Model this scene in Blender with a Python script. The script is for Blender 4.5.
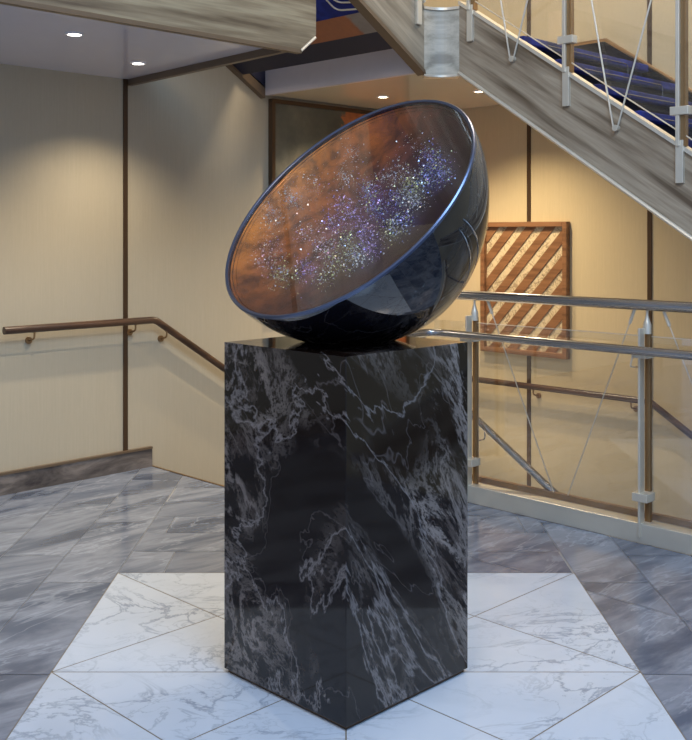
import bpy, bmesh, math, random
from mathutils import Vector, Matrix

# ------------------------------------------------------------ camera, world, light
S = bpy.context.scene
for o in list(bpy.data.objects): bpy.data.objects.remove(o)
COL = S.collection
S.view_settings.view_transform = 'Standard'
S.view_settings.look = 'None'
S.view_settings.exposure = 0.12
S.view_settings.gamma = 1.0
S.view_settings.use_curve_mapping = False

cd = bpy.data.cameras.new('camera'); cam = bpy.data.objects.new('camera', cd); COL.objects.link(cam)
cam.location = (0, 0, 1.53); cam.rotation_euler = (math.pi/2, 0, 0)
cd.sensor_fit = 'AUTO'; cd.sensor_width = 36; cd.lens = 1010/740*36
cd.shift_y = -137/740; cd.clip_start = .05
S.camera = cam

W = bpy.data.worlds.new('world'); S.world = W; W.use_nodes = True
W.node_tree.nodes['Background'].inputs[0].default_value = (.50, .66, 1, 1)
W.node_tree.nodes['Background'].inputs[1].default_value = .72

def area(name, loc, target, size, power, color):
    l = bpy.data.lights.new(name, 'AREA'); l.shape = 'RECTANGLE'; l.size, l.size_y = size
    l.energy = power; l.color = color
    o = bpy.data.objects.new(name, l); COL.objects.link(o); o.location = loc
    o.rotation_euler = (Vector(target)-Vector(loc)).to_track_quat('-Z', 'Y').to_euler()
    return o

R2 = math.sqrt(2)
def P(s, t, z=0.0): return Vector(((s+t)/R2, (s-t)/R2, z))     # s: along the left wall, t: along the right wall
E1 = Vector((1, 1, 0))/R2; E2 = Vector((1, -1, 0))/R2; EZ = Vector((0, 0, 1))

area('atrium_light', (1.2, 1.2, 5.3), (.3, 3.6, 0), (2.4, 2.0), 225, (.44, .67, 1))
area('stair_well_light', P(5.6, -2.6, 5.3), P(5.7, -3.6, 2.2), (1.2, 1.6), 115, (1, .84, .64))
area('foyer_light', (-1.3, .8, 5.2), (-1.6, 5.2, 1.0), (1.6, 1.6), 85, (1, .84, .64))
area('soffit_fill_light', P(5.5, -4.6, -.45), P(5.5, -4.6, 2), (1.2, 1.0), 6, (1, .82, .58))  # unseen upward fill, added to brighten the soffit

# ------------------------------------------------------------ node helpers
def new_mat(name):
    m = bpy.data.materials.new(name); m.use_nodes = True
    return m, m.node_tree, m.node_tree.nodes['Principled BSDF']
def nd(nt, typ, **k):
    n = nt.nodes.new(typ)
    for a, v in k.items():
        if a.startswith('_'): setattr(n, a[1:], v)
    return n
def inp(n, **k):
    for a, v in k.items(): n.inputs[a.replace('_', ' ')].default_value = v
    return n
def noise(nt, vec, scale, detail=4, rough=.55, dist=0.0):
    n = nt.nodes.new('ShaderNodeTexNoise')
    n.inputs['Scale'].default_value = scale; n.inputs['Detail'].default_value = detail
    n.inputs['Roughness'].default_value = rough; n.inputs['Distortion'].default_value = dist
    nt.links.new(vec, n.inputs['Vector']); return n.outputs['Fac']
def ramp(nt, fac, stops, interp='LINEAR'):
    n = nt.nodes.new('ShaderNodeValToRGB'); cr = n.color_ramp; cr.interpolation = interp
    while len(cr.elements) < len(stops): cr.elements.new(.5)
    for e, (p, c) in zip(cr.elements, stops):
        e.position = p; e.color = (*c, 1) if len(c) == 3 else c
    nt.links.new(fac, n.inputs[0]); return n.outputs[0]
def mathn(nt, op, a, b=None, c=None):
    n = nt.nodes.new('ShaderNodeMath'); n.operation = op
    for i, v in enumerate((a, b, c)):
        if v is None: continue
        if isinstance(v, (int, float)): n.inputs[i].default_value = v
        else: nt.links.new(v, n.inputs[i])
    return n.outputs[0]
def mix(nt, fac, a, b, mode='MIX'):
    n = nt.nodes.new('ShaderNodeMix'); n.data_type = 'RGBA'; n.blend_type = mode
    for sock, v in ((n.inputs[0], fac), (n.inputs[6], a), (n.inputs[7], b)):
        if isinstance(v, (int, float)): sock.default_value = v
        elif isinstance(v, tuple): sock.default_value = (*v, 1)
        else: nt.links.new(v, sock)
    return n.outputs[2]
def ocoord(nt): return nt.nodes.new('ShaderNodeTexCoord').outputs['Object']
def basis(nt, vec, a, b, c, sc):
    """re-express a position on three direction vectors, each with its own scale"""
    cmb = nt.nodes.new('ShaderNodeCombineXYZ')
    for i, (d, s) in enumerate(zip((a, b, c), sc)):
        n = nt.nodes.new('ShaderNodeVectorMath'); n.operation = 'DOT_PRODUCT'
        nt.links.new(vec, n.inputs[0]); n.inputs[1].default_value = Vector(d)*s
        nt.links.new(n.outputs['Value'], cmb.inputs[i])
    return cmb.outputs[0]
def bump(nt, b, h, strength=.1, dist=.01):
    n = nt.nodes.new('ShaderNodeBump'); n.inputs['Strength'].default_value = strength
    n.inputs['Distance'].default_value = dist
    nt.links.new(h, n.inputs['Height']); nt.links.new(n.outputs[0], b.inputs['Normal'])
def L(*c): return tuple(((v/255+.055)/1.055)**2.4 if v > 10 else v/255/12.92 for v in c)

def simple(name, col, rough=.5, metal=0.0, coat=0.0, var=.06):
    m, nt, b = new_mat(name)
    b.inputs['Roughness'].default_value = rough; b.inputs['Metallic'].default_value = metal
    b.inputs['Coat Weight'].default_value = coat; b.inputs['Coat Roughness'].default_value = .05
    f = noise(nt, ocoord(nt), 9, 3)
    c = mix(nt, f, tuple(v*(1-var) for v in col), tuple(min(1, v*(1+var)) for v in col))
    nt.links.new(c, b.inputs['Base Color']); return m

def wood(name, g, h, light, mid, dark, rough=.35, sc=1.0):
    m, nt, b = new_mat(name); g = Vector(g).normalized(); h = Vector(h).normalized(); k = g.cross(h)
    v = basis(nt, ocoord(nt), g, h, k, (.55*sc, 8*sc, 8*sc))
    f = noise(nt, v, 1.6, 5, .55, .15)
    f2 = noise(nt, basis(nt, ocoord(nt), g, h, k, (2*sc, 90*sc, 90*sc)), 1.5, 3, .6)
    c = ramp(nt, f, [(.36, dark), (.47, mid), (.57, light), (.68, mid)])
    c = mix(nt, mathn(nt, 'MULTIPLY', f2, .45), c, dark)
    nt.links.new(c, b.inputs['Base Color']); b.inputs['Roughness'].default_value = rough
    return m

def wallpaper(name, d, base, tint):
    m, nt, b = new_mat(name)
    v = basis(nt, ocoord(nt), d, EZ, d.cross(EZ), (1, .02, 1))
    f = noise(nt, v, 140, 3, .7); f3 = noise(nt, basis(nt, ocoord(nt), d, EZ, d.cross(EZ), (1, .25, 1)), 60, 3, .6)
    f2 = noise(nt, v, 14, 2, .5)
    c = mix(nt, f, tuple(x*.86 for x in base), tuple(x*1.08 for x in base))
    c = mix(nt, mathn(nt, 'MULTIPLY', f2, .45), c, tint)
    c = mix(nt, mathn(nt, 'MULTIPLY', f3, .18), c, tuple(x*.6 for x in base))
    nt.links.new(c, b.inputs['Base Color'])
    b.inputs['Roughness'].default_value = .38; b.inputs['Specular IOR Level'].default_value = .35
    bump(nt, b, f, .06, .002)
    return m

def veins(nt, vec, scale, width, detail=6, dist=.6, rough=.6):
    f = noise(nt, vec, scale, detail, rough, dist)
    a = mathn(nt, 'ABSOLUTE', mathn(nt, 'SUBTRACT', f, .5))
    return ramp(nt, a, [(0, (1, 1, 1)), (width, (0, 0, 0))], 'EASE')

# ------------------------------------------------------------ materials
M = {}
M['wall_l'] = wallpaper('wallpaper_left', E1, L(188, 177, 153), L(178, 164, 138))
M['wall_r'] = wallpaper('wallpaper_right', E2, L(205, 188, 152), L(196, 176, 136))
M['bronze'] = simple('dark_bronze', L(88, 68, 50), .35, .55)
M['bronze_light'] = simple('bronze', L(150, 120, 84), .35, .7)
M['steel'] = simple('brushed_steel', L(172, 170, 168), .24, 1)
M['steel_pale'] = simple('pale_satin_steel', L(222, 214, 196), .38, .55)
M['ceil'] = simple('ceiling_gloss_white', L(214, 212, 224), .16, 0, .3, .02)
M['ceil_warm'] = simple('ceiling_gloss_cream', L(240, 226, 196), .12, 0, .4, .02)
M['white'] = simple('white_paint', L(225, 225, 225), .5)
M['grey_lacquer'] = simple('grey_lacquer', L(198, 188, 186), .4)
M['navy_reflect'] = simple('navy_stair_reflection', L(14, 16, 44), .5)  # dark blue of the stair mirrored in the soffit, put into colour
M['brown_edge'] = simple('brown_edge_trim', L(108, 90, 70), .4, .2)
M['black_stone'] = simple('black_stone', L(22, 20, 24), .12, 0, .5)
slopeB = (E2 - EZ*.66).normalized(); upB = (EZ + E2*.66).normalized()
slopeA = (-E1 + EZ*.615).normalized(); upA = (EZ + E1*.615).normalized()
M['wood_fascia'] = wood('grey_wood_fascia', E1, EZ, L(164, 152, 124), L(136, 122, 98), L(92, 78, 60))
M['wood_A'] = wood('grey_wood_upper_stringer', slopeA, upA, L(168, 158, 138), L(140, 130, 112), L(108, 98, 82))
M['wood_B'] = wood('grey_wood_lower_stringer', slopeB, upB, L(188, 172, 148), L(154, 138, 116), L(98, 82, 64))
M['wood_nose'] = wood('grey_wood_curved', (1, 0, 0), EZ, L(205, 198, 180), L(184, 177, 160), L(148, 142, 128))
M['wood_rail'] = wood('dark_rail_wood', E1, EZ, L(92, 66, 48), L(74, 52, 38), L(52, 36, 27), .3)
M['wood_rail_r'] = wood('dark_rail_wood_right', E2, EZ, L(92, 66, 48), L(74, 52, 38), L(52, 36, 27), .3)
M['wood_art'] = wood('orange_brown_wood', E2, EZ, L(146, 104, 70), L(130, 90, 58), L(106, 72, 46), .45, 2)

def m_tile(name, deep, mid, light, vein, white=False):
    m, nt, b = new_mat(name)
    at = nt.nodes.new('ShaderNodeAttribute'); at.attribute_name = 'tile'
    vm = nt.nodes.new('ShaderNodeVectorMath'); vm.operation = 'SCALE'; nt.links.new(at.outputs['Color'], vm.inputs[0]); vm.inputs['Scale'].default_value = 37
    va = nt.nodes.new('ShaderNodeVectorMath'); nt.links.new(ocoord(nt), va.inputs[0]); nt.links.new(vm.outputs[0], va.inputs[1])
    v0 = va.outputs[0]
    if white:
        v = basis(nt, v0, (1, .45, 0), (-.5, 1.4, 0), EZ, (1, 1, 1))
        a = veins(nt, v, 1.7, .022, 7, .9); msk = ramp(nt, noise(nt, v, 1.1, 2), [(.38, (0, 0, 0)), (.62, (1, 1, 1))])
        a2 = veins(nt, v, 4.2, .02, 5, .9)
        soft = ramp(nt, noise(nt, v, 2.2, 4, .6, .6), [(.45, (0, 0, 0)), (.75, (1, 1, 1))])
        c = mix(nt, mathn(nt, 'MULTIPLY', soft, .35), light, mid)
        c = mix(nt, mathn(nt, 'MULTIPLY', mathn(nt, 'MULTIPLY', a, msk), .6), c, vein)
        c = mix(nt, mathn(nt, 'MULTIPLY', mathn(nt, 'MULTIPLY', a2, msk), .35), c, vein)
        b.inputs['Roughness'].default_value = .13
    else:
        sep = nt.nodes.new('ShaderNodeSeparateXYZ'); nt.links.new(at.outputs['Color'], sep.inputs[0])
        v = basis(nt, v0, (.75, .65, 0), (-.65, .75, 0), EZ, (.8, 2.6, 1))
        f = noise(nt, v, 1.3, 7, .6, .5)
        c = ramp(nt, f, [(.28, deep), (.44, mid), (.56, light), (.70, mid)])
        a = veins(nt, v, 1.0, .014, 6, .5)
        c = mix(nt, mathn(nt, 'MULTIPLY', a, .38), c, vein)
        n2 = noise(nt, v, 9, 5, .7, .5)
        c = mix(nt, mathn(nt, 'MULTIPLY', n2, .35), c, deep)
        c = mix(nt, mathn(nt, 'MULTIPLY', sep.outputs[2], .22), c, deep); b.inputs['Specular IOR Level'].default_value = .8
        b.inputs['Roughness'].default_value = .15
    nt.links.new(c, b.inputs['Base Color']); return m
M['tile_grey'] = m_tile('grey_marble_tile', L(56, 66, 86), L(96, 105, 122), L(146, 153, 166), L(190, 198, 210))
M['tile_white'] = m_tile('white_marble_tile', L(146, 154, 166), L(166, 176, 188), L(194, 203, 214), L(112, 122, 138), True)
M['grout'] = simple('grey_joint', L(150, 150, 150), .5)
M['brass'] = simple('brass_joint', L(112, 98, 76), .5)
M['wood_nose'].node_tree.nodes['Principled BSDF'].inputs['Roughness'].default_value = .5
m, nt, b = new_mat('brown_grey_marble'); M['grey_marble'] = m
v = basis(nt, ocoord(nt), E1, E2, EZ, (1.5, 1.5, 5))
c = ramp(nt, noise(nt, v, 1.6, 7, .62, .7), [(.3, L(62, 56, 54)), (.47, L(98, 90, 84)), (.6, L(130, 120, 112)), (.72, L(84, 76, 70))])
nt.links.new(c, b.inputs['Base Color']); b.inputs['Roughness'].default_value = .2

def m_black_marble():
    m, nt, b = new_mat('black_marble_white_veins'); oc = ocoord(nt)
    # diagonal drift: stretch along a direction running down to the right
    v = basis(nt, oc, (.45, -.45, -.85), (.6, .6, .55), (.7, -.7, .35), (.75, 2.2, 1.5))
    msk = ramp(nt, noise(nt, v, .95, 3, .5, .4), [(.46, (0, 0, 0)), (.68, (1, 1, 1))])
    a = veins(nt, v, .8, .007, 8, .45, .60)
    a2 = veins(nt, v, 2.5, .050, 10, .5, .74)
    a3 = veins(nt, v, 1.5, .005, 5, .4, .55)
    smoke = ramp(nt, noise(nt, v, 4.2, 10, .82, .4), [(.50, (0, 0, 0)), (.66, (1, 1, 1))])
    c = mix(nt, mathn(nt, 'MULTIPLY', mathn(nt, 'MULTIPLY', smoke, msk), .62), L(24, 16, 12), L(152, 138, 130))
    c = mix(nt, mathn(nt, 'MULTIPLY', mathn(nt, 'MULTIPLY', a2, msk), .60), c, L(178, 166, 158))
    c = mix(nt, mathn(nt, 'MULTIPLY', a, .42), c, L(170, 162, 160))
    c = mix(nt, mathn(nt, 'MULTIPLY', a3, .32), c, L(125, 116, 114))
    nt.links.new(c, b.inputs['Base Color']); b.inputs['Roughness'].default_value = .07
    b.inputs['Specular IOR Level'].default_value = .5
    return m
M['black_marble'] = m_black_marble()

def m_glass(name, tint, ior=1.55, rough=.0):
    m = bpy.data.materials.new(name); m.use_nodes = True; nt = m.node_tree; nt.nodes.clear()
    o = nt.nodes.new('ShaderNodeOutputMaterial'); mx = nt.nodes.new('ShaderNodeMixShader')
    t = nt.nodes.new('ShaderNodeBsdfTransparent'); g = nt.nodes.new('ShaderNodeBsdfGlossy'); f = nt.nodes.new('ShaderNodeFresnel')
    t.inputs[0].default_value = (*tint, 1); g.inputs['Roughness'].default_value = rough
    ge = nt.nodes.new('ShaderNodeNewGeometry')      # the same reflectance on the far face of the pane as on the near one
    nt.links.new(mathn(nt, 'MULTIPLY_ADD', ge.outputs['Backfacing'], 1/ior-ior, ior), f.inputs[0])
    nt.links.new(f.outputs[0], mx.inputs[0]); nt.links.new(t.outputs[0], mx.inputs[1]); nt.links.new(g.outputs[0], mx.inputs[2])
    nt.links.new(mx.outputs[0], o.inputs[0]); return m
M['glass'] = m_glass('clear_glass', (.985, .99, .985), 1.95)
M['cover'] = m_glass('dome_cover_glass', (.985, .98, .97), 1.36)

m, nt, b = new_mat('gloss_black_lacquer'); M['gloss_black'] = m
b.inputs['Base Color'].default_value = (.004, .005, .009, 1); b.inputs['Roughness'].default_value = .035
b.inputs['Specular IOR Level'].default_value = .7; b.inputs['Coat Weight'].default_value = .6; b.inputs['Coat Roughness'].default_value = .02

def m_carpet():
    m, nt, b = new_mat('blue_stair_carpet'); oc = ocoord(nt)
    f = noise(nt, oc, 260, 2); f2 = noise(nt, oc, 7, 3)
    c = ramp(nt, f2, [(.35, L(12, 20, 76)), (.65, L(26, 48, 142))])
    c = mix(nt, mathn(nt, 'MULTIPLY', f, .4), c, L(8, 12, 50))
    nt.links.new(c, b.inputs['Base Color']); b.inputs['Roughness'].default_value = .9; bump(nt, b, f, .3, .003); return m
M['carpet'] = m_carpet()
M['carpet_dark'] = simple('dark_navy_carpet', L(16, 17, 34), .9)

def attr_mat(name, rough, metal=0.0, spec=.5):
    m, nt, b = new_mat(name); at = nt.nodes.new('ShaderNodeAttribute'); at.attribute_name = 'hue'
    f = noise(nt, ocoord(nt), 14, 5, .65, .6)
    c = mix(nt, ramp(nt, f, [(.35, (.75, .75, .75)), (.65, (0, 0, 0))]), at.outputs['Color'], (.02, .008, .003))
    nt.links.new(c, b.inputs['Base Color']); b.inputs['Roughness'].default_value = rough; b.inputs['Metallic'].default_value = metal
    return m
M['dish'] = attr_mat('copper_lacquer_dish', .55)
mf, nt, b = new_mat('iridescent_flake'); at = nt.nodes.new('ShaderNodeAttribute'); at.attribute_name = 'hue'
nt.links.new(at.outputs['Color'], b.inputs['Base Color']); b.inputs['Roughness'].default_value = .3; b.inputs['Metallic'].default_value = .5
M['flake'] = mf

def m_paint():
    m, nt, b = new_mat('abstract_canvas'); oc = ocoord(nt)
    sx = nt.nodes.new('ShaderNodeSeparateXYZ'); nt.links.new(basis(nt, oc, E1, EZ, E2, (1, 1, 1)), sx.inputs[0])
    edge = mathn(nt, 'ADD', sx.outputs[0], mathn(nt, 'MULTIPLY', mathn(nt, 'MULTIPLY_ADD', noise(nt, oc, 2.6, 8, .7, .4), .8, .22), .9))
    k = ramp(nt, mathn(nt, 'MULTIPLY', edge, 1.0), [(.50, (0, 0, 0)), (.53, (1, 1, 1))])
    g = ramp(nt, noise(nt, oc, 2.2, 6, .6), [(.3, L(70, 72, 64)), (.5, L(100, 98, 84)), (.7, L(134, 128, 110))])
    og = ramp(nt, noise(nt, oc, 5, 6, .65), [(.3, L(150, 80, 42)), (.55, L(186, 110, 62)), (.75, L(160, 96, 60))])
    c = mix(nt, k, g, og); nt.links.new(c, b.inputs['Base Color']); b.inputs['Roughness'].default_value = .5; return m
M['canvas'] = m_paint()
def m_script():
    m, nt, b = new_mat('scribbled_beige_paper'); oc = ocoord(nt)
    a = veins(nt, oc, 9, .035, 2, 2.2, .5); a2 = veins(nt, oc, 20, .07, 2, 1.5, .5)
    k = ramp(nt, noise(nt, oc, 4, 2), [(.42, (0, 0, 0)), (.6, (1, 1, 1))])
    c = mix(nt, mathn(nt, 'MULTIPLY', a, .6), L(206, 188, 152), L(110, 80, 54))
    c = mix(nt, mathn(nt, 'MULTIPLY', mathn(nt, 'MULTIPLY', a2, k), .75), c, L(92, 70, 50))
    nt.links.new(c, b.inputs['Base Color']); b.inputs['Roughness'].default_value = .6; return m
M['script'] = m_script()
def m_emit(name, col, st):
    m, nt, b = new_mat(name); b.inputs['Emission Color'].default_value = (*col, 1); b.inputs['Emission Strength'].default_value = st
    b.inputs['Base Color'].default_value = (*col, 1); return m
M['lamp_warm'] = m_emit('warm_lamp_diffuser', (1, .86, .62), 14)
M['lamp_white'] = m_emit('white_lamp_diffuser', (1, .95, .86), 14)

# ------------------------------------------------------------ mesh helpers
def tagt(o, label, cat, group=None):
    o['label'] = label; o['category'] = cat
    if group: o['group'] = group
    return o
def thing(name, loc, label, cat, group=None):
    o = bpy.data.objects.new(name, None); COL.objects.link(o); o.location = loc; o.empty_display_size = .1
    return tagt(o, label, cat, group)
def wloc(o):
    v = Vector((0, 0, 0))
    while o: v += Vector(o.location); o = o.parent
    return v
def link(name, bm, mat, parent=None, origin=None, smooth=False, bevel=0, kind=None):
    """bm is in world coordinates; the object's origin goes to the parent's base or to origin"""
    base = wloc(parent) if parent else Vector(origin if origin is not None else (0, 0, 0))
    bmesh.ops.recalc_face_normals(bm, faces=bm.faces)
    for v in bm.verts: v.co -= base
    me = bpy.data.meshes.new(name); bm.to_mesh(me); bm.free()
    for mm in (mat if isinstance(mat, (list, tuple)) else [mat]): me.materials.append(mm)
    if smooth:
        for p in me.polygons: p.use_smooth = True
        try: me.set_sharp_from_angle(angle=math.radians(38))
        except Exception: pass
    o = bpy.data.objects.new(name, me); COL.objects.link(o)
    if parent: o.parent = parent
    else: o.location = base
    if bevel:
        md = o.modifiers.new('bevel', 'BEVEL'); md.width = bevel; md.segments = 2; md.limit_method = 'ANGLE'
    if kind: o['kind'] = kind
    return o
def hexa(bm, a, b):
    """a, b: matching bottom and top loops"""
    va = [bm.verts.new(p) for p in a]; vb = [bm.verts.new(p) for p in b]
    bm.faces.new(va[::-1]); bm.faces.new(vb); n = len(a)
    for i in range(n): bm.faces.new((va[i], va[(i+1) % n], vb[(i+1) % n], vb[i]))
def box_st(bm, s0, s1, t0, t1, z0, z1):
    a = [P(s0, t0, z0), P(s1, t0, z0), P(s1, t1, z0), P(s0, t1, z0)]
    hexa(bm, a, [p + EZ*(z1-z0) for p in a])
def obox(bm, c, ax, ay, az, hx, hy, hz):
    c = Vector(c); a = [c - az*hz + ax*hx*i + ay*hy*j for i, j in ((-1, -1), (1, -1), (1, 1), (-1, 1))]
    hexa(bm, a, [p + az*hz*2 for p in a])
def prism(bm, pts, off):
    hexa(bm, [Vector(p) for p in pts], [Vector(p)+Vector(off) for p in pts])
def tube(bm, pts, r, seg=14, closed=False):
    pts = [Vector(p) for p in pts]; n = len(pts); rings = []
    up = None
    for i in range(n):
        d0 = (pts[i]-pts[i-1]).normalized() if i > 0 else None
        d1 = (pts[i+1]-pts[i]).normalized() if i < n-1 else None
        d = (d0 or d1) if not (d0 and d1) else (d0+d1).normalized()
        dd = d0 or d1
        if up is None:
            up = Vector((0, 0, 1)) if abs(dd.z) < .9 else Vector((1, 0, 0))
        x = dd.cross(up).normalized(); y = x.cross(dd).normalized(); ring = []
        for k in range(seg):
            a = 2*math.pi*k/seg; q = x*math.cos(a)*r + y*math.sin(a)*r
            q = q - dd*(q.dot(d)/dd.dot(d)); ring.append(bm.verts.new(pts[i]+q))
        rings.append(ring); up = y
    for i in range(n-1):
        for k in range(seg): bm.faces.new((rings[i][k], rings[i][(k+1) % seg], rings[i+1][(k+1) % seg], rings[i+1][k]))
    bm.faces.new(rings[0][::-1]); bm.faces.new(rings[-1])
def round_path(pts, rad, n=6):
    pts = [Vector(p) for p in pts]; out = [pts[0]]
    for i in range(1, len(pts)-1):
        a = pts[i] + (pts[i-1]-pts[i]).normalized()*rad; b = pts[i] + (pts[i+1]-pts[i]).normalized()*rad
        for k in range(n+1):
            u = k/n; out.append(a*(1-u)**2 + pts[i]*2*u*(1-u) + b*u*u)
    out.append(pts[-1]); return out
def cyl(bm, c, ax, r, h, seg=20):
    tube(bm, [Vector(c)-ax*h/2, Vector(c)+ax*h/2], r, seg)
def lathe(bm, c, ax, prof, seg=96, capped=False):
    """profile: list of (radius, height along ax)"""
    c = Vector(c); ax = ax.normalized(); u = ax.orthogonal().normalized(); v = ax.cross(u); rings = []
    for r, h in prof:
        if r < 1e-5: rings.append([bm.verts.new(c+ax*h)]); continue
        rings.append([bm.verts.new(c+ax*h+(u*math.cos(2*math.pi*k/seg)+v*math.sin(2*math.pi*k/seg))*r) for k in range(seg)])
    for a, b in zip(rings, rings[1:]):
        for k in range(seg):
            j = (k+1) % seg
            if len(a) == 1 and len(b) == 1: continue
            if len(a) == 1: bm.faces.new((a[0], b[j], b[k]))
            elif len(b) == 1: bm.faces.new((a[k], a[j], b[0]))
            else: bm.faces.new((a[k], a[j], b[j], b[k]))
def B(): return bmesh.new()

# ------------------------------------------------------------ layout constants (metres)
TL = -5.60       # left wall plane (t)
SR = 6.435       # right wall plane (s)
ZC = 2.52        # soffit height
SA = 4.724       # edge of the upper half landing
SE = 3.783       # edge of the main floor at the descending stair
TE = -3.85       # kerb line beside the descending stair
SC = 4.547       # kerb line facing the pedestal
SB = 4.876       # outer plane of the stringer that comes down to the right
TA = -4.045      # outer plane of the stringer that goes up to the left
PC = Vector((0, 3.52, 0))

# ------------------------------------------------------------ floor
def clip(poly, f):
    out = []
    for i, p in enumerate(poly):
        q = poly[(i+1) % len(poly)]; a, b = f(p), f(q)
        if a >= 0: out.append(p)
        if (a >= 0) != (b >= 0):
            k = a/(a-b); out.append((p[0]+(q[0]-p[0])*k, p[1]+(q[1]-p[1])*k))
    return out
sf = lambda p: (p[0]+p[1])/R2
tf = lambda p: (p[0]-p[1])/R2
def inset(poly, d):
    n = len(poly); out = poly
    cx = sum(p[0] for p in poly)/n; cy = sum(p[1] for p in poly)/n
    for i in range(n):
        p, q = poly[i], poly[(i+1) % n]; ex, ey = q[0]-p[0], q[1]-p[1]; l = math.hypot(ex, ey)
        if l < 1e-6: continue
        nx, ny = -ey/l, ex/l
        if (cx-p[0])*nx+(cy-p[1])*ny < 0: nx, ny = -nx, -ny
        out = clip(out, lambda v, p=p, nx=nx, ny=ny: (v[0]-p[0])*nx+(v[1]-p[1])*ny-d)
        if len(out) < 3: return []
    return out
IN = 1.027; X0, X1, Y0, Y1 = -IN, IN, 3.52-IN, 3.52+IN
rng = random.Random(5)
fb = B(); lay = fb.loops.layers.float_color.new('tile')
def add_tile(poly, mi, gap):
    poly = inset(poly, gap)
    if len(poly) < 3: return
    area_ = abs(sum(poly[i][0]*poly[(i+1) % len(poly)][1]-poly[(i+1) % len(poly)][0]*poly[i][1] for i in range(len(poly))))/2
    if area_ < 1e-4: return
    f = fb.faces.new([fb.verts.new((x, y, 0)) for x, y in poly]); f.material_index = mi
    if f.calc_area() and f.normal.z < 0: f.normal_flip()
    c = (rng.random(), rng.random(), rng.random(), 1)
    for l in f.loops: l[lay] = c
def add_region(poly, mi, gap):
    r1 = clip(clip(poly, lambda p: SE-sf(p)), lambda p: tf(p)-TL)
    if len(r1) > 2: add_tile(r1, mi, gap)
    r2 = clip(clip(clip(poly, lambda p: sf(p)-SE), lambda p: SC-sf(p)), lambda p: tf(p)-TE)
    if len(r2) > 2: add_tile(r2, mi, gap)
# planks beside the inlay run away from the camera, planks behind it run across
wq = .302; ln = .92
for k in range(14):
    off = (k*.37) % ln
    for j in range(-3, 10):
        ya = j*ln+off-1.0-.1; yb = ya+ln
        for sx in (-1, 1):
            xa, xb = sx*(IN+k*wq), sx*(IN+(k+1)*wq)
            q = [(min(xa, xb), ya), (max(xa, xb), ya), (max(xa, xb), yb), (min(xa, xb), yb)]
            add_region(q, 0, .0016)
for k in range(12):
    off = (k*.41+.2) % ln
    for j in range(-2, 3):
        xa = max(-IN, j*ln+off-.1); xb = min(IN, (j+1)*ln+off-.1)
        if xb-xa < .02: continue
        add_region([(xa, Y1+k*wq), (xb, Y1+k*wq), (xb, Y1+(k+1)*wq), (xa, Y1+(k+1)*wq)], 0, .0016)
        if k < 8: add_region([(xa, Y0-(k+1)*wq), (xb, Y0-(k+1)*wq), (xb, Y0-k*wq), (xa, Y0-k*wq)], 0, .0016)
cc = (0, 3.52); cor = [(X0, Y0), (X1, Y0), (X1, Y1), (X0, Y1)]
for i in range(4):
    a, b_ = cor[i], cor[(i+1) % 4]; mid = ((a[0]+b_[0])/2, (a[1]+b_[1])/2)
    for c0 in (a, b_):
        h = ((c0[0]+cc[0])/2, (c0[1]+cc[1])/2)      # where the diamond joint crosses the diagonal
        add_tile([c0, mid, h], 1, .0022); add_tile([h, mid, cc], 1, .0022)
link('floor', fb, [M['tile_grey'], M['tile_white']], kind='structure')
g = B()
box_st(g, -1.5, SE, TL, 6, -.22, -.003); box_st(g, SE, SC, TE, 6, -.22, -.003)
link('floor', g, M['grout'], kind='structure')
g = B(); prism(g, [Vector((X0-.005, Y0-.005, -.0029)), Vector((X1+.005, Y0-.005, -.0029)), Vector((X1+.005, Y1+.005, -.0029)), Vector((X0-.005, Y1+.005, -.0029))], EZ*.0022)
link('floor', g, M['brass'], kind='structure')
# stair nosing strip along the floor edge at the descending flight
g = B(); box_st(g, SE, SE+.012, TL, TE, -.03, .004); link('trim_1', g, M['bronze_light'], kind='structure')

# ------------------------------------------------------------ walls
g = B(); box_st(g, -2, SR+.15, TL-.15, TL, -2.4, 5.7); link('wall_left', g, M['wall_l'], kind='structure')
g = B(); box_st(g, SR, SR+.15, TL, 4.5, -2.4, 5.7); link('wall_right', g, M['wall_r'], kind='structure')
g = B(); box_st(g, -2, SR+.15, TL-.15, 4.5, 5.6, 5.75); link('ceiling', g, M['white'], kind='structure')
n = 2
for s in (3.59, 1.0):
    g = B(); box_st(g, s-.016, s+.016, TL, TL+.008, -.0 if s > 3 else 0.13, 5.6); link('trim_%d' % n, g, M['bronze'], kind='structure'); n += 1
for t in (-4.459, -3.458, -2.457, -1.456):
    g = B(); box_st(g, SR-.008, SR, t-.016, t+.016, -2.3, 5.6); link('trim_%d' % n, g, M['bronze'], kind='structure'); n += 1
g = B(); box_st(g, -1.5, SE, TL, TL+.022, 0, .118); lay2 = g.loops.layers.float_color.new('tile')
link('baseboard_left', g, M['grey_marble'], kind='structure')
g = B(); box_st(g, -1.5, SE, TL, TL+.028, .118, .132); link('trim_%d' % n, g, M['brown_edge'], kind='structure'); n += 1

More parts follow.
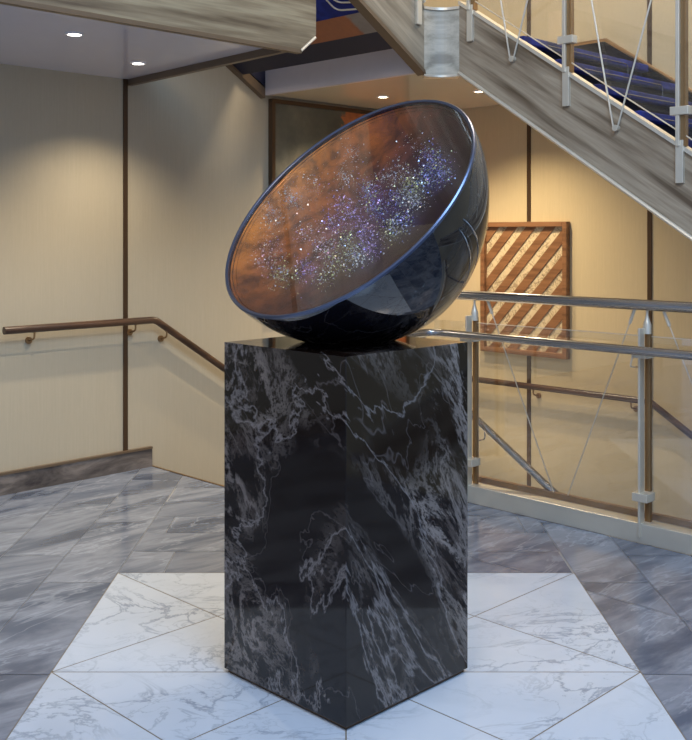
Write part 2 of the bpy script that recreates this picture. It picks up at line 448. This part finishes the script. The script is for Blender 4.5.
# left soffit with its wood fascia (the gallery above)
TF = -3.868
g = B(); prism(g, [P(-1.5, TL, ZC), P(3.606, TL, ZC), P(3.50, TF-.03, ZC), P(-1.5, TF-.03, ZC)], EZ*.18); link('ceiling', g, M['ceil'], kind='structure')
g = B(); prism(g, [P(3.606, TL, ZC-.04), P(3.64, TL, ZC-.04), P(3.535, TF-.03, ZC-.04), P(3.50, TF-.03, ZC-.04)], EZ*.22); link('trim_%d' % n, g, M['brown_edge'], kind='structure'); n += 1
g = B(); prism(g, [P(-1.5, TF, 2.48), P(3.53, TF, 2.48), P(3.645, TF, 2.571), P(3.645, TF, 3.1), P(-1.5, TF, 3.1)], -E2*.03)
link('trim_%d' % n, g, M['wood_fascia'], kind='structure'); n += 1
g = B(); box_st(g, -1.5, 3.54, TF-.034, TF+.006, 2.462, 2.482); link('trim_%d' % n, g, M['brown_edge'], kind='structure'); n += 1
g = B(); tube(g, [P(3.535, TF+.004, 2.474), P(3.636, TF+.004, 2.557)], .008, 8); link('trim_%d' % n, g, M['steel_pale'], kind='structure'); n += 1
g = B(); box_st(g, -1.5, 3.645, TF-.2, TF-.03, 2.9, 3.1); link('trim_%d' % n, g, M['ceil'], kind='structure'); n += 1

# ------------------------------------------------------------ upper staircase
st = thing('staircase', P(SA, TA, ZC), 'half-landing staircase above the pedestal with grey wood stringers and blue carpet', 'staircase')
g = B(); prism(g, [P(SA+.02, TL+.005, ZC+.01), P(SR-.005, TL+.005, ZC+.01), P(SR-.005, TA+.152, ZC+.01), P(SB+.09, TA+.152, ZC+.01), P(SB+.05, TA+.06, ZC+.01), P(SA+.11, TA-.03, ZC+.01), P(SA+.02, TA-.052, ZC+.01)], EZ*.16)
link('landing_slab', g, M['ceil_warm'], st)
sA = lambda z: SA-(z-ZC)/.615
zA = lambda s: ZC+(SA-s)*.615
# nose: concave vertical cove between the two stringers
g = B(); p0 = P(SA, TA); p1 = P(SB, TA+.152); mid_ = (p0+p1)/2; nrm = Vector((0, 1, 0)); N = 12
front, back = [], []
for i in range(N+1):
    u = i/N; q = p0.lerp(p1, u)+nrm*.045*math.sin(math.pi*u); front.append(q); back.append(p0.lerp(p1, u)+nrm*.10)
for z0, z1, nm, mt, ex in ((2.505, 2.905, 'curved_panel', M['wood_nose'], 0), (2.492, 2.506, 'edge_trim', M['steel_pale'], .008), (2.905, 2.922, 'edge_trim', M['steel_pale'], .012)):
    g = B(); fr = [q-nrm*ex for q in front]
    loop = fr+back[::-1]
    for i in range(N):
        hexa(g, [Vector((q.x, q.y, z0)) for q in (fr[i], fr[i+1], back[i+1], back[i])], [Vector((q.x, q.y, z1)) for q in (fr[i], fr[i+1], back[i+1], back[i])])
    link(nm, g, mt, st)
# stringer going up to the left
hA = .43; s_top = 2.3
g = B(); prism(g, [P(SA, TA, ZC), P(SA, TA, ZC+hA-.02), P(s_top, TA, zA(s_top)+hA), P(s_top, TA, zA(s_top))], -E2*.05)
link('stringer', g, M['wood_A'], st)
g = B(); prism(g, [P(SA+.01, TA+.008, ZC-.018), P(SA, TA+.008, ZC+.012), P(s_top, TA+.008, zA(s_top)+.012), P(s_top, TA+.008, zA(s_top)-.03)], -E2*.07)
link('edge_trim', g, M['brown_edge'], st)
g = B(); tube(g, [P(SA, TA, ZC+hA), P(s_top, TA, zA(s_top)+hA+.01)], .014, 8); link('edge_trim', g, M['steel_pale'], st)
# wall side stringer
g = B(); prism(g, [P(SA, TL+.005, ZC-.02), P(SA, TL+.005, ZC+.05), P(s_top, TL+.005, zA(s_top)+.05), P(s_top, TL+.005, zA(s_top)-.02)], E2*.05)
link('wall_stringer', g, M['brown_edge'], st)
g = B(); prism(g, [P(SA+.03, TL+.005, ZC+.05), P(SA-.3, TL+.005, zA(SA-.3)+.05), P(SA-.3, TL+.005, zA(SA-.3)+.4), P(SA+.03, TL+.005, ZC+.4)], E2*.049)
link('side_panel', g, M['navy_reflect'], st)
# sloping soffit of the upper flight; mirrored stair and painting put into coloured bands
m, nt, b = new_mat('painting_reflection_soffit'); M['painting_reflect'] = m
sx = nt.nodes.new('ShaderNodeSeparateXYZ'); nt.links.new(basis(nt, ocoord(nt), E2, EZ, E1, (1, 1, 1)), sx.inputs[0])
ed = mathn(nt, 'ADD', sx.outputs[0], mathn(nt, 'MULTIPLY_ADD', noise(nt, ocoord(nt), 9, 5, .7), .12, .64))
c = mix(nt, ramp(nt, ed, [(.50, (0, 0, 0)), (.53, (1, 1, 1))]), L(176, 104, 62), L(150, 142, 132))  # orange and grey of the mirrored painting, put into the base colour
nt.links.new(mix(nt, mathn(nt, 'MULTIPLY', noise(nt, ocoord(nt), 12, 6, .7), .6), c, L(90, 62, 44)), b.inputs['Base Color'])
g = B(); box_st(g, SA, SA+.03, TL+.056, TA-.06, ZC, 2.72); link('beam', g, M['grey_lacquer'], st)
g = B(); box_st(g, SA+.04, SA+.06, TL+.055, TA-.06, 2.6, 2.9); link('back_panel', g, M['navy_reflect'], st)
bands = [(4.52, 4.385, M['navy_reflect'], 'soffit_panel', .0), (4.385, 4.235, M['painting_reflect'], 'soffit_panel', .0),
         (4.235, 2.3, M['carpet'], 'soffit_panel', .0)]  # carpet colour painted here as the mirror image of the blue stair
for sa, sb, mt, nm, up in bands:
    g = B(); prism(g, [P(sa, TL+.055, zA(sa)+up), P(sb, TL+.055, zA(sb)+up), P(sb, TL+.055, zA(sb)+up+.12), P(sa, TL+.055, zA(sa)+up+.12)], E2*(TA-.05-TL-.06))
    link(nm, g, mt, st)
# mirrored stair nosing lines, built as pale tubes on the soffit
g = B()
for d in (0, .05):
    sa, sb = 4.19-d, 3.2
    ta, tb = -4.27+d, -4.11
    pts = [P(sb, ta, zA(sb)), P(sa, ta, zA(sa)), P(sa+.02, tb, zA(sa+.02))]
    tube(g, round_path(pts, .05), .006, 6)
link('inlay_or_reflected_line', g, M['steel_pale'], st)
# flight coming down to the right
RB, KB = .168, .2504
tB0 = TA+.152
zB = lambda t: ZC-(t-tB0)*.671
t_end = tB0+2.69/.671-.1
g = B(); prism(g, [P(SB, tB0, ZC), P(SB, t_end+.35, zB(t_end+.35)), P(SB, t_end+.35, max(.0, zB(t_end+.35)+.42)), P(SB, tB0, ZC+.415)], E1*.05)
link('stringer', g, M['wood_B'], st)
g = B(); tube(g, [P(SB-.004, tB0, ZC-.008), P(SB-.004, t_end+.3, zB(t_end+.3)-.008)], .012, 8); link('edge_trim', g, M['steel_pale'], st)
g = B(); prism(g, [P(SB-.012, tB0, ZC+.412), P(SB-.012, t_end+.3, zB(t_end+.3)+.412), P(SB-.012, t_end+.3, zB(t_end+.3)+.436), P(SB-.012, tB0, ZC+.436)], E1*.07)
link('edge_trim', g, M['steel_pale'], st)
for k in range(16):
    tt = -3.50+k*KB; zt = 2.69-k*RB; zlow = zt-RB
    g = B(); box_st(g, SB+.05, SR-.03, tt-.03, tt, zlow-.02, zt-.015); link('riser', g, M['carpet_dark'], st)
    g = B(); box_st(g, SB+.05, SR-.03, tt-.02, tt+.05, zt-.05, zt); a = link('nosing', g, M['carpet'], st, bevel=.008)
    g = B(); box_st(g, SB+.05, SR-.03, tt, tt+KB, zlow-.035, zlow); link('tread', g, M['carpet'], st)
    if k < 8:
        g = B(); tube(g, round_path([P(SB+.3, tt+.052, zt-.03), P(SR-.32, tt+.052, zt-.03), P(SR-.32, tt+.052, zlow+.04), P(SB+.3, tt+.052, zlow+.04)], .03), .0035, 6)
        link('inlay_or_reflected_line', g, M['steel'], st)
g = B(); box_st(g, SB+.10, SR-.03, TL+.005, -3.53, 2.682, 2.69); link('landing_carpet', g, M['carpet'], st)
# dark stone skirting with a bronze cap on the wall
tk = -3.79; zk = 2.9
g = B(); prism(g, [P(SB+.05, tB0+.1, ZC-.02), P(SB+.05, t_end, zB(t_end)+.03), P(SB+.05, t_end, zB(t_end)+.06), P(SB+.05, tB0+.1, ZC+.01)], E1*(SR-SB-.08))
link('sloped_soffit', g, M['ceil_warm'], st)
zS = lambda t: zk-(t-tk)*.671
g = B(); prism(g, [P(SR-.03, TL, 2.68), P(SR-.03, tB0, 2.68), P(SR-.03, tB0+2.6, 2.68-2.6*.671-.2), P(SR-.03, tB0+2.6, zS(tB0+2.6)), P(SR-.03, tk, zk), P(SR-.03, TL, zk)], E1*.024)
link('skirting', g, M['black_stone'], st)
g = B()
tube(g, [P(SR-.02, TL+.01, zk+.008), P(SR-.02, tk, zk+.008), P(SR-.02, tB0+2.6, zS(tB0+2.6)+.008)], .015, 8); link('skirting_cap', g, M['bronze_light'], st)

# ------------------------------------------------------------ balustrade of the upper stair
ub = thing('stair_balustrade', P(SB, tB0, ZC), 'steel and glass balustrade with thin V rods on the flight coming down to the right', 'balustrade')
zTop = lambda t: zB(t)+.425
def plate(t, sgn=1):
    g = B(); box_st(g, SB-.014, SB, t-.021, t+.021, zTop(t)-.20, zTop(t)+.02); return g
tsp = .676
posts = [-3.80+tsp*k for k in range(5)]
for t in posts:
    g = B(); box_st(g, SB-.02, SB+.002, t-.021, t+.021, zTop(t)-.19, zTop(t)+.03); box_st(g, SB-.03, SB-.012, t-.016, t+.004, zTop(t)-.0, zTop(t)+1.02)
    po = link('post', g, M['steel_pale'], ub, bevel=.002)
    g = B(); box_st(g, SB-.012, SB+.03, t+.000, t+.026, zTop(t)+.0, zTop(t)+1.0); link('post_core', g, M['bronze_light'], po)
    for h in (.18, .82):
        g = B(); box_st(g, SB-.034, SB+.016, t-.045, t+.055, zTop(t)+h-.022, zTop(t)+h+.022); link('glass_clamp', g, M['steel_pale'], po, bevel=.003)
for a, b_ in zip(posts, posts[1:]):
    a += .03; b_ -= .02
    g = B(); prism(g, [P(SB-.006, a, zTop(a)+.07), P(SB-.006, b_, zTop(b_)+.07), P(SB-.006, b_, zTop(b_)+.9), P(SB-.006, a, zTop(a)+.9)], E1*.01)
    gp = link('glass_panel', g, M['glass'], ub)
    g = B(); tube(g, [P(SB-.001, a, zTop(a)+.07), P(SB-.001, b_, zTop(b_)+.07)], .004, 6); link('glass_edge', g, M['steel_pale'], gp)
    c = (a+b_)/2-.03; zc = zB(c)+.30
    g = B(); cyl(g, P(SB-.012, c, zc), E1, .017, .03); dk = link('rod_disc', g, M['steel_pale'], ub, smooth=True)
    zr = zTop(c)+.98
    for d, k in ((-.012, -.19), (.012, .30)):
        hgt = zr-zc; hgt = hgt/(1+.671*k)
        g = B(); tube(g, [P(SB-.02, c+d, zc), P(SB-.02, c+d+k*hgt, zc+hgt)], .005, 6); link('rod', g, M['steel_pale'], ub, smooth=True)
g = B(); tube(g, [P(SB-.01, posts[0]-.1, zTop(posts[0]-.1)+1.03), P(SB-.01, posts[-1]+.1, zTop(posts[-1]+.1)+1.03)], .025); link('handrail', g, M['steel'], ub, smooth=True)

ua = thing('stair_balustrade', P(SA, TA, ZC), 'steel post and rail on the short stringer climbing left above the bowl', 'balustrade')
for s in (4.66, 3.95, 3.24):
    z = zA(s)+hA
    g = B(); box_st(g, s-.021, s+.021, TA, TA+.02, z-.19, z+.03); box_st(g, s-.012, s+.012, TA+.006, TA+.03, z, z+1.0); link('post', g, M['steel_pale'], ua, bevel=.002)
g = B(); tube(g, [P(4.8, TA+.015, zA(4.8)+hA+1.02), P(3.1, TA+.015, zA(3.1)+hA+1.02)], .025); link('handrail', g, M['steel'], ua, smooth=True)

# ------------------------------------------------------------ stair going down
ds = thing('staircase', P(SE, TL, -.7), 'marble stair descending along the left wall behind the pedestal', 'staircase')
for k in range(1, 4):
    g = B(); box_st(g, SE+.28*(k-1)+.012, SE+.28*k, TL+.005, TE, -.165*k-.16, -.165*k); g.loops.layers.float_color.new('tile'); link('step', g, M['grey_marble'], ds)
g = B(); box_st(g, SE+.84, SR-.005, TL+.005, TE, -.86, -.66); g.loops.layers.float_color.new('tile'); link('landing', g, M['grey_marble'], ds)
for k in range(1, 9):
    t0 = TE+.27*(k-1); g = B(); box_st(g, SC+.14, SR-.005, t0, t0+.27, -.66-.165*k-.16, -.66-.165*k); g.loops.layers.float_color.new('tile'); link('step', g, M['grey_marble'], ds)
g = B(); box_st(g, SE+.84, SR-.005, TL+.005, TL+.025, -.66, -.53); box_st(g, SR-.025, SR-.005, TL+.025, TE, -.66, -.53); g.loops.layers.float_color.new('tile'); link('skirting', g, M['grey_marble'], ds)

# ------------------------------------------------------------ wall handrails
def bracket(parent, p, nrm, mat):
    """p on the rail axis, nrm points from wall to rail"""
    g = B(); w = p-nrm*.075
    tube(g, round_path([p-EZ*.018, p-EZ*.060, w+nrm*.012-EZ*.075], .02), .006, 8); cyl(g, w+nrm*.006-EZ*.075, nrm, .021, .012, 20)
    cyl(g, p-EZ*.02, EZ, .011, .008)
    link('bracket', g, mat, parent, smooth=True)
tr = TL+.075
hr = thing('handrail', P(3.0, TL, .96), 'dark wooden handrail on the left wall, level then dropping behind the pedestal', 'handrail')
sl = .655
path = [P(2.73, tr, .965), P(3.77, tr, .965), P(5.05, tr, .965-1.28*sl), P(6.2, tr, .965-1.28*sl)]
g = B(); tube(g, round_path(path, .03), .023, 16); link('rail', g, M['wood_rail'], hr, smooth=True)
for s in (2.92, 3.62, 3.86, 4.9):
    z = .965 if s < 3.77 else .965-(s-3.77)*sl
    bracket(hr, P(s, tr, z), E2, M['bronze_light'])
sr = SR-.075
h2 = thing('handrail', P(SR, -4.5, .37), 'dark wooden handrail on the right wall beneath the striped artwork', 'handrail')
zr0 = .375
# t of the bend seen through the glass
tb = -3.42
g = B(); tube(g, round_path([P(sr, -5.35, zr0), P(sr, tb, zr0), P(sr, tb+2.2, zr0-2.2*.62)], .03), .023, 16); link('rail', g, M['wood_rail_r'], h2, smooth=True)
for t in (-4.37, -3.56, -3.05):
    z = zr0 if t < tb else zr0-(t-tb)*.62
    bracket(h2, P(sr, t, z), -E1, M['bronze_light'])

h3 = thing('handrail', P(SC+.12, -3.3, .3), 'round steel handrail sloping down behind the glass beside the pedestal', 'handrail')
# descends to the right just behind the kerb
s3 = SC+.14
pa, pb = P(s3, -3.61, .445), P(s3, -3.05, .095); dd = (pb-pa)
g = B(); tube(g, [pa-dd*.16, pb+dd*1.5], .021, 16); link('rail', g, M['steel'], h3, smooth=True)
g = B(); q = pa+dd*.10; tube(g, round_path([q, q-EZ*.07, q-EZ*.09-E2*.07-E1*.01], .015), .004, 8); link('bracket', g, M['steel'], h3, smooth=True)

# ------------------------------------------------------------ main glass balustrade on its kerb
mb = thing('glass_balustrade', P(SC, -3, 0), 'glass balustrade with two steel rails and steel kerb right of the pedestal', 'balustrade')
TEND = -1.0
g = B(); box_st(g, SC, SC+.10, TE-.10, TEND, 0, .098); box_st(g, SE+.05, SC, TE-.10, TE, 0, .098)
link('kerb', g, M['steel_pale'], mb, bevel=.003)
g = B(); box_st(g, SC+.10, SC+.13, TE-.13, TEND, .0, .128); box_st(g, SE+.05, SC+.1, TE-.13, TE-.10, 0, .128)
link('glass_channel', g, M['bronze_light'], mb)
sp = SC+.05
rail_up = round_path([P(SE+.1, TE-.05, 1.172), P(sp, TE-.05, 1.172), P(sp, TEND, 1.172)], .10)
g = B(); tube(g, rail_up, .027, 18); link('top_rail', g, M['steel'], mb, smooth=True)
sl_ = SC-.05
rail_lo = round_path([P(SE+.1, TE+.05, .955), P(sl_, TE+.05, .955), P(sl_, TEND, .955)], .10)
g = B(); tube(g, rail_lo, .022, 18); link('lower_rail', g, M['steel'], mb, smooth=True)
mposts = [-3.575, -2.50, -1.425]
def post(s, t):
    g = B(); box_st(g, s, s+.022, t+.002, t+.030, .08, 1.05); po = link('post', g, M['bronze_light'], mb, bevel=.002)
    g = B(); box_st(g, s-.060, s-.012, t-.004, t+.008, .03, 1.06); link('face_bar', g, M['steel_pale'], po, bevel=.002)
    g = B(); lathe(g, P(s+.005, t+.012, 0), EZ, [(0, 1.03), (.021, 1.03), (.021, 1.075), (.016, 1.09), (.007, 1.12), (.007, 1.15), (.012, 1.158), (0, 1.16)], 16); link('post_cap', g, M['steel_pale'], po, smooth=True)
    g = B(); box_st(g, s-.072, s+.01, t-.03, t+.052, .208, .25); link('glass_clamp', g, M['steel_pale'], po, bevel=.003)
    g = B(); box_st(g, s-.075, s+.01, t-.03, t+.05, .915, .93); tube(g, round_path([P(s-.08, t-.02, .92), P(s-.09, t-.03, .87), P(s-.02, t-.02, .865)], .02), .004, 8); link('rail_bracket', g, M['steel_pale'], po, smooth=True)
    return po
for t in mposts: post(sp, t)
for s_ in (SE+.10, SC-.12):                       # posts on the short return beside the descending stair
    g = B(); box_st(g, s_, s_+.028, TE-.065, TE-.043, .08, 1.05); po = link('post', g, M['bronze_light'], mb, bevel=.002)
    g = B(); box_st(g, s_+.006, s_+.018, TE-.043, TE+.005, .03, 1.06); link('face_bar', g, M['steel_pale'], po, bevel=.002)
    g = B(); lathe(g, P(s_+.014, TE-.05, 0), EZ, [(0, 1.03), (.021, 1.03), (.021, 1.075), (.016, 1.09), (.007, 1.12), (.007, 1.15), (0, 1.16)], 16); link('post_cap', g, M['steel_pale'], po, smooth=True)
    g = B(); box_st(g, s_-.02, s_+.04, TE-.06, TE+.04, .915, .93); link('rail_bracket', g, M['steel_pale'], po)
g = B(); box_st(g, SE+.15, SC-.15, TE-.05, TE-.04, .112, 1.02); link('glass_panel', g, M['glass'], mb)
ends = [TE-.02]+mposts+[TEND]
for i in range(3):
    a, b_ = ends[i+1]+.045, (ends[i+2]-.025)
    g = B(); box_st(g, sp-.012, sp-.002, a, b_, .112, 1.02); gp = link('glass_panel', g, M['glass'], mb)
    g = B(); box_st(g, sp-.013, sp-.001, a, b_, 1.018, 1.021); link('glass_edge', g, M['steel_pale'], gp)
g = B(); box_st(g, sp-.012, sp-.002, TE+.0, mposts[0]-.025, .112, 1.02); link('glass_panel', g, M['glass'], mb)
for t in mposts[:-1]+[mposts[-1]]:
    vt = t+.52
    if vt > TEND: continue
    for top, bot in ((t+.085, vt+.02), (t+1.076-.07, vt+.045)):
        g = B(); pt, pb_ = P(sp+.03, top, 1.15), P(sp+.06, bot, .05)
        tube(g, [pt, pt.lerp(pb_, .07)], .009, 8); tube(g, [pt.lerp(pb_, .07), pb_], .0032, 8); link('rod', g, M['steel_pale'], mb, smooth=True)

# ------------------------------------------------------------ pictures
pt_ = thing('painting', P(5.6, TL, 1.7), 'large abstract grey and orange canvas in a thin bronze frame behind the bowl', 'painting')
s0, s1, z0, z1 = 4.80, 6.30, .95, 2.505
g = B()
for a in ((s0, s0+.03, z0, z1), (s1-.03, s1, z0, z1), (s0+.03, s1-.03, z0, z0+.03), (s0+.03, s1-.03, z1-.03, z1)): box_st(g, a[0], a[1], TL+.001, TL+.045, a[2], a[3])
link('frame', g, M['bronze'], pt_)
g = B(); box_st(g, s0+.03, s1-.03, TL+.002, TL+.03, z0+.03, z1-.03)
o = link('canvas', g, M['canvas'], pt_)
ar = thing('framed_artwork', P(SR, -4.493, 1.1), 'framed panel of diagonal brown wood stripes over scribbled paper on the right wall', 'artwork')
t0, t1, z0, z1 = -4.888, -4.098, .60, 1.615; fw = .038
g = B()
for a in ((t0, t0+fw, z0, z1), (t1-fw, t1, z0, z1), (t0+fw, t1-fw, z0, z0+fw), (t0+fw, t1-fw, z1-fw, z1)): box_st(g, SR-.05, SR-.001, a[0], a[1], a[2], a[3])
link('frame', g, M['wood_art'], ar, bevel=.003)
g = B(); box_st(g, SR-.015, SR-.002, t0+fw, t1-fw, z0+fw, z1-fw); link('scribbled_panel', g, M['script'], ar)
ia, ib, iz0, iz1 = t0+fw, t1-fw, z0+fw, z1-fw
k = -7
per = .172
while k < 12:
    a = ia+k*per+.03; H_ = iz1-iz0
    poly = [(a, iz0), (a+.092, iz0), (a+.092+H_/1.09, iz1), (a+H_/1.09, iz1)]
    poly = clip(clip(poly, lambda p: p[0]-ia), lambda p: ib-p[0])
    if len(poly) > 2:
        g = B(); prism(g, [P(SR-.022, p[0], p[1]) for p in poly], E1*.007); link('stripe', g, M['wood_art'], ar)
    k += 1

# ------------------------------------------------------------ ceiling downlights
def downlight(pos, z, warm, label, power, ang=75, grp=None):
    t = thing('downlight', Vector((pos[0], pos[1], z)), label, 'ceiling light', grp)
    c = Vector((pos[0], pos[1], z))
    g = B(); lathe(g, c, -EZ, [(.034, 0), (.046, 0), (.046, .004), (.034, .006), (.034, 0)], 28); link('trim_ring', g, M['white'], t, smooth=True)
    g = B(); lathe(g, c, -EZ, [(0, .002), (.033, .002), (.033, .0005), (0, .0005)], 28); link('diffuser', g, M['lamp_warm'] if warm else M['lamp_white'], t)
    l = bpy.data.lights.new('downlight_beam', 'SPOT'); l.energy = power; l.spot_size = math.radians(ang); l.spot_blend = .8; l.shadow_soft_size = .03
    l.color = (1, .80, .52) if warm else (1, .86, .66)
    lo = bpy.data.objects.new('downlight_beam', l); COL.objects.link(lo); lo.parent = t; lo.location = (0, 0, -.012)
downlight((-1.35, 5.02), ZC, 0, 'nearer of the two white downlights in the left soffit', 80, 120)
downlight((-1.21, 5.88), ZC, 0, 'farther of the two white downlights in the left soffit', 80, 120)
downlight((.27, 7.41), ZC+.01, 1, 'warm downlight in the cream soffit above the bowl', 120, 130)
downlight((.94, 7.12), ZC+.01, 1, 'warm downlight beside the edge of the descending stringer', 135, 130)
downlight((-.30, 7.75), ZC+.01, 1, 'added unseen warm downlight in the cream soffit to brighten the painting', 60, 130)  # extra lamp out of view, added to light the dark canvas

# ------------------------------------------------------------ pedestal
pd = thing('pedestal', PC, 'square black marble pedestal with white veins standing corner-on on the white inlay', 'pedestal')
hs = .30
def sq(bm, h, z0, z1):
    a = [Vector((0, -h*R2, z0)), Vector((h*R2, -0, z0)), Vector((0, h*R2, z0)), Vector((-h*R2, 0, z0))]
    a = [p+PC for p in a]; hexa(bm, a, [p+EZ*(z1-z0) for p in a])
g = B(); sq(g, hs, .014, 1.15); link('marble_block', g, M['black_marble'], pd, bevel=.0015)
g = B(); sq(g, hs-.010, 0.001, .014); link('plinth', g, M['bronze'], pd)

# ------------------------------------------------------------ tilted bowl sculpture
C0 = Vector((-.0047, 3.55, 1.6368)); NV = Vector((-.54877, -.49909, .67065)).normalized(); RA = .5203
bw = thing('bowl_sculpture', Vector((0, 3.53, 1.15)), 'large tilted glossy black bowl with sparkling copper face resting on the marble pedestal', 'sculpture')
prof = []
for i in range(49):
    th = (1-i/48)*math.pi/2*0+i/48*math.pi/2
    prof.append((max(RA*math.cos(th)**(2/1.732), 0), -.5545*math.sin(th)**(2/1.712)))
prof[-1] = (0, prof[-1][1])
g = B(); lathe(g, C0, NV, prof, 128)
for v in g.verts:
    if v.co.z < 1.151: v.co.z = 1.151            # flat foot where it stands on the block
link('shell', g, M['gloss_black'], bw, smooth=True)
g = B()
lathe(g, C0, NV, [(RA-.012, .004), (RA-.009, .007), (RA-.003, .008), (RA+.001, .004), (RA+.001, -.004), (RA-.008, -.009), (RA-.012, -.006), (RA-.012, .004)], 160)
link('rim', g, simple('rim_blue_black', L(92, 100, 122), .28, .8), bw, smooth=True)
U = NV.cross(EZ).normalized(); U = -U if U.x < 0 else U      # across the face, towards the right
V = NV.cross(U); V = V if V.z > 0 else -V                    # up the face
# cluster centres on the face: across, up (metres), strength, palette
CU = [(-0.394, 0.075, 1.0, 0), (-0.425, -0.019, 0.9, 0), (-0.335, -0.152, 0.7, 1), (-0.159, -0.283, 1.2, 3), (-0.068, -0.252, 0.7, 2), (-0.06, -0.141, 1.0, 1), (-0.093, -0.035, 0.9, 2), (-0.027, 0.013, 0.7, 2), (0.053, -0.131, 1.0, 3), (0.155, -0.193, 0.8, 0), (-0.201, 0.203, 0.5, 0), (-0.028, 0.131, 1.1, 4), (0.079, 0.038, 1.2, 4), (0.087, -0.066, 0.9, 2), (0.226, -0.067, 0.9, 3), (0.253, -0.032, 1.0, 4), (0.147, 0.084, 0.8, 4), (0.178, 0.14, 1.3, 3), (0.249, 0.061, 0.9, 0), (0.248, 0.165, 1.1, 4), (0.249, 0.222, 1.0, 4), (0.325, 0.16, 0.8, 4), (0.191, 0.276, 0.6, 4), (0.181, -0.148, 0.8, 2), (0.066, -0.222, 0.7, 3), (-0.225, 0.312, 0.45, 0), (0.077, 0.225, 0.35, 0), (0.078, 0.337, 0.2, 0), (-0.34, 0.158, 0.35, 0), (-0.21, -0.078, 0.6, 1), (-0.129, 0.07, 0.6, 2), (0.052, -0.285, 0.5, 3), (-0.295, -0.239, 0.6, 1), (0.025, 0.189, 0.5, 0)]
pal = [[(.95,.97,1),(.85,.88,.8),(.7,.8,1)], [(1,.8,.85),(.95,.6,.8),(1,.95,.9)], [(.72,.5,1),(.55,.4,1),(1,.75,1)], [(.8,.85,.4),(.95,.95,.6),(.7,.8,1)], [(.35,.4,1),(.5,.65,1),(.75,.85,.5),(.6,.45,1)]]
# recessed face: shallow dish, its lacquer going from orange (left) to oxblood (right)
dprof = lambda r: -.010-.075*(1-(r/(RA-.012))**4)
g = B(); hue = g.loops.layers.float_color.new('hue'); NR, NS = 60, 160; rings = []
for i in range(NR+1):
    r = (RA-.012)*i/NR
    rings.append([g.verts.new(C0+NV*dprof(r)+(U*math.cos(2*math.pi*k/NS)+V*math.sin(2*math.pi*k/NS))*r) for k in range(NS)] if i else [g.verts.new(C0+NV*dprof(0))])
for i in range(NR):
    a, b_ = rings[i], rings[i+1]
    for k in range(NS):
        j = (k+1) % NS
        g.faces.new((a[0], b_[k], b_[j]) if i == 0 else (a[k], b_[k], b_[j], a[j]))
def lerp3(a, b_, k): return tuple(x+(y-x)*k for x, y in zip(a, b_))
MD = (Vector((0, 1, 0))-NV*NV.y).normalized(); KD = NV.cross(MD)
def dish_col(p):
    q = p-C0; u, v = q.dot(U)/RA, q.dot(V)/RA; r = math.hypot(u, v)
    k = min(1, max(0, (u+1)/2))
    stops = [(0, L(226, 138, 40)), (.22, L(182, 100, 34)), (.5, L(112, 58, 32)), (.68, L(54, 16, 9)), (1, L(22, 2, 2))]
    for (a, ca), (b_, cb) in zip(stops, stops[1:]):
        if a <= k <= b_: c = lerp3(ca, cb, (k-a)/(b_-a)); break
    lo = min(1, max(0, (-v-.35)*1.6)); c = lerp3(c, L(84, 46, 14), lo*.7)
    w = 0; tint = [0, 0, 0]
    for cu, cv, cw, cc_ in CU:
        dq = q-U*cu-V*cv; e = cw*math.exp(-(dq.dot(MD)**2/(2*.065**2)+dq.dot(KD)**2/(2*.034**2))); w += e
        pc = pal[cc_][0]
        for i in range(3): tint[i] += e*pc[i]
    if w > 1e-6:
        tint = [x/w*.42 for x in tint]; c = lerp3(c, tuple(tint), min(.34, w*.20))
    return (*c, 1)
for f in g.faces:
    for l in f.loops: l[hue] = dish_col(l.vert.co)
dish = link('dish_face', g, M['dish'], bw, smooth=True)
rr = random.Random(11)
g = B(); hue = g.loops.layers.float_color.new('hue')
def flake(u, v, size, col):
    r = math.hypot(u, v)
    if r > RA-.05: return
    c = C0+NV*(dprof(r)+rr.uniform(.004, .03))+U*u+V*v
    n_ = (NV+Vector((rr.gauss(0, .5), rr.gauss(0, .5), rr.gauss(0, .5)))).normalized(); a = n_.orthogonal().normalized(); b2 = n_.cross(a); ph = rr.random()*6.3
    vs = [g.verts.new(c+(a*math.cos(ph+k*2.094)+b2*math.sin(ph+k*2.094))*size) for k in range(3)]
    ap = g.verts.new(c-n_*size*.5); fs = [g.faces.new(vs)]+[g.faces.new((vs[(i+1) % 3], vs[i], ap)) for i in range(3)]
    for f in fs:
        for l in f.loops: l[hue] = (*col, 1)
mdir = (Vector((0, 1, 0))-NV*NV.y).normalized(); kdir = NV.cross(mdir)
for cu, cv, w, ci in CU:
    for i in range(int(230*w)):
        col = rr.choice(pal[ci]+pal[ci]+pal[rr.randrange(5)][:1]); br = rr.uniform(.6, 1)
        q = mdir*rr.gauss(0, .046)+kdir*rr.gauss(0, .022)
        flake(cu+q.dot(U), cv+q.dot(V), rr.choice((.0013, .0018, .0026, .0042)), tuple(min(1, x*br) for x in col))
for i in range(700):
    cu, cv, w, ci = rr.choice(CU); flake(cu+rr.gauss(0, .06), cv+rr.gauss(0, .06), rr.choice((.0012, .0018)), rr.choice(pal[rr.randrange(5)]))
ring = B()
for r_, d_ in ((.474, -.030), (.489, -.022), (.500, -.014)):
    lathe(ring, C0, NV, [(r_-.0016, d_), (r_, d_+.0016), (r_+.0016, d_), (r_, d_-.0016), (r_-.0016, d_)], 160)
link('reflected_arc', ring, simple('reflected_arc_copper', L(120, 84, 58), .15, .8), bw, smooth=True)  # thin rings built in place of arcs reflected near the lower rim
sp_ = link('sparkle_flakes', g, M['flake'], bw, kind='stuff')
g = B(); lathe(g, C0, NV, [(0, .004), (RA-.013, .004), (RA-.013, .000), (0, .000)], 128); link('cover_glass', g, M['cover'], bw)
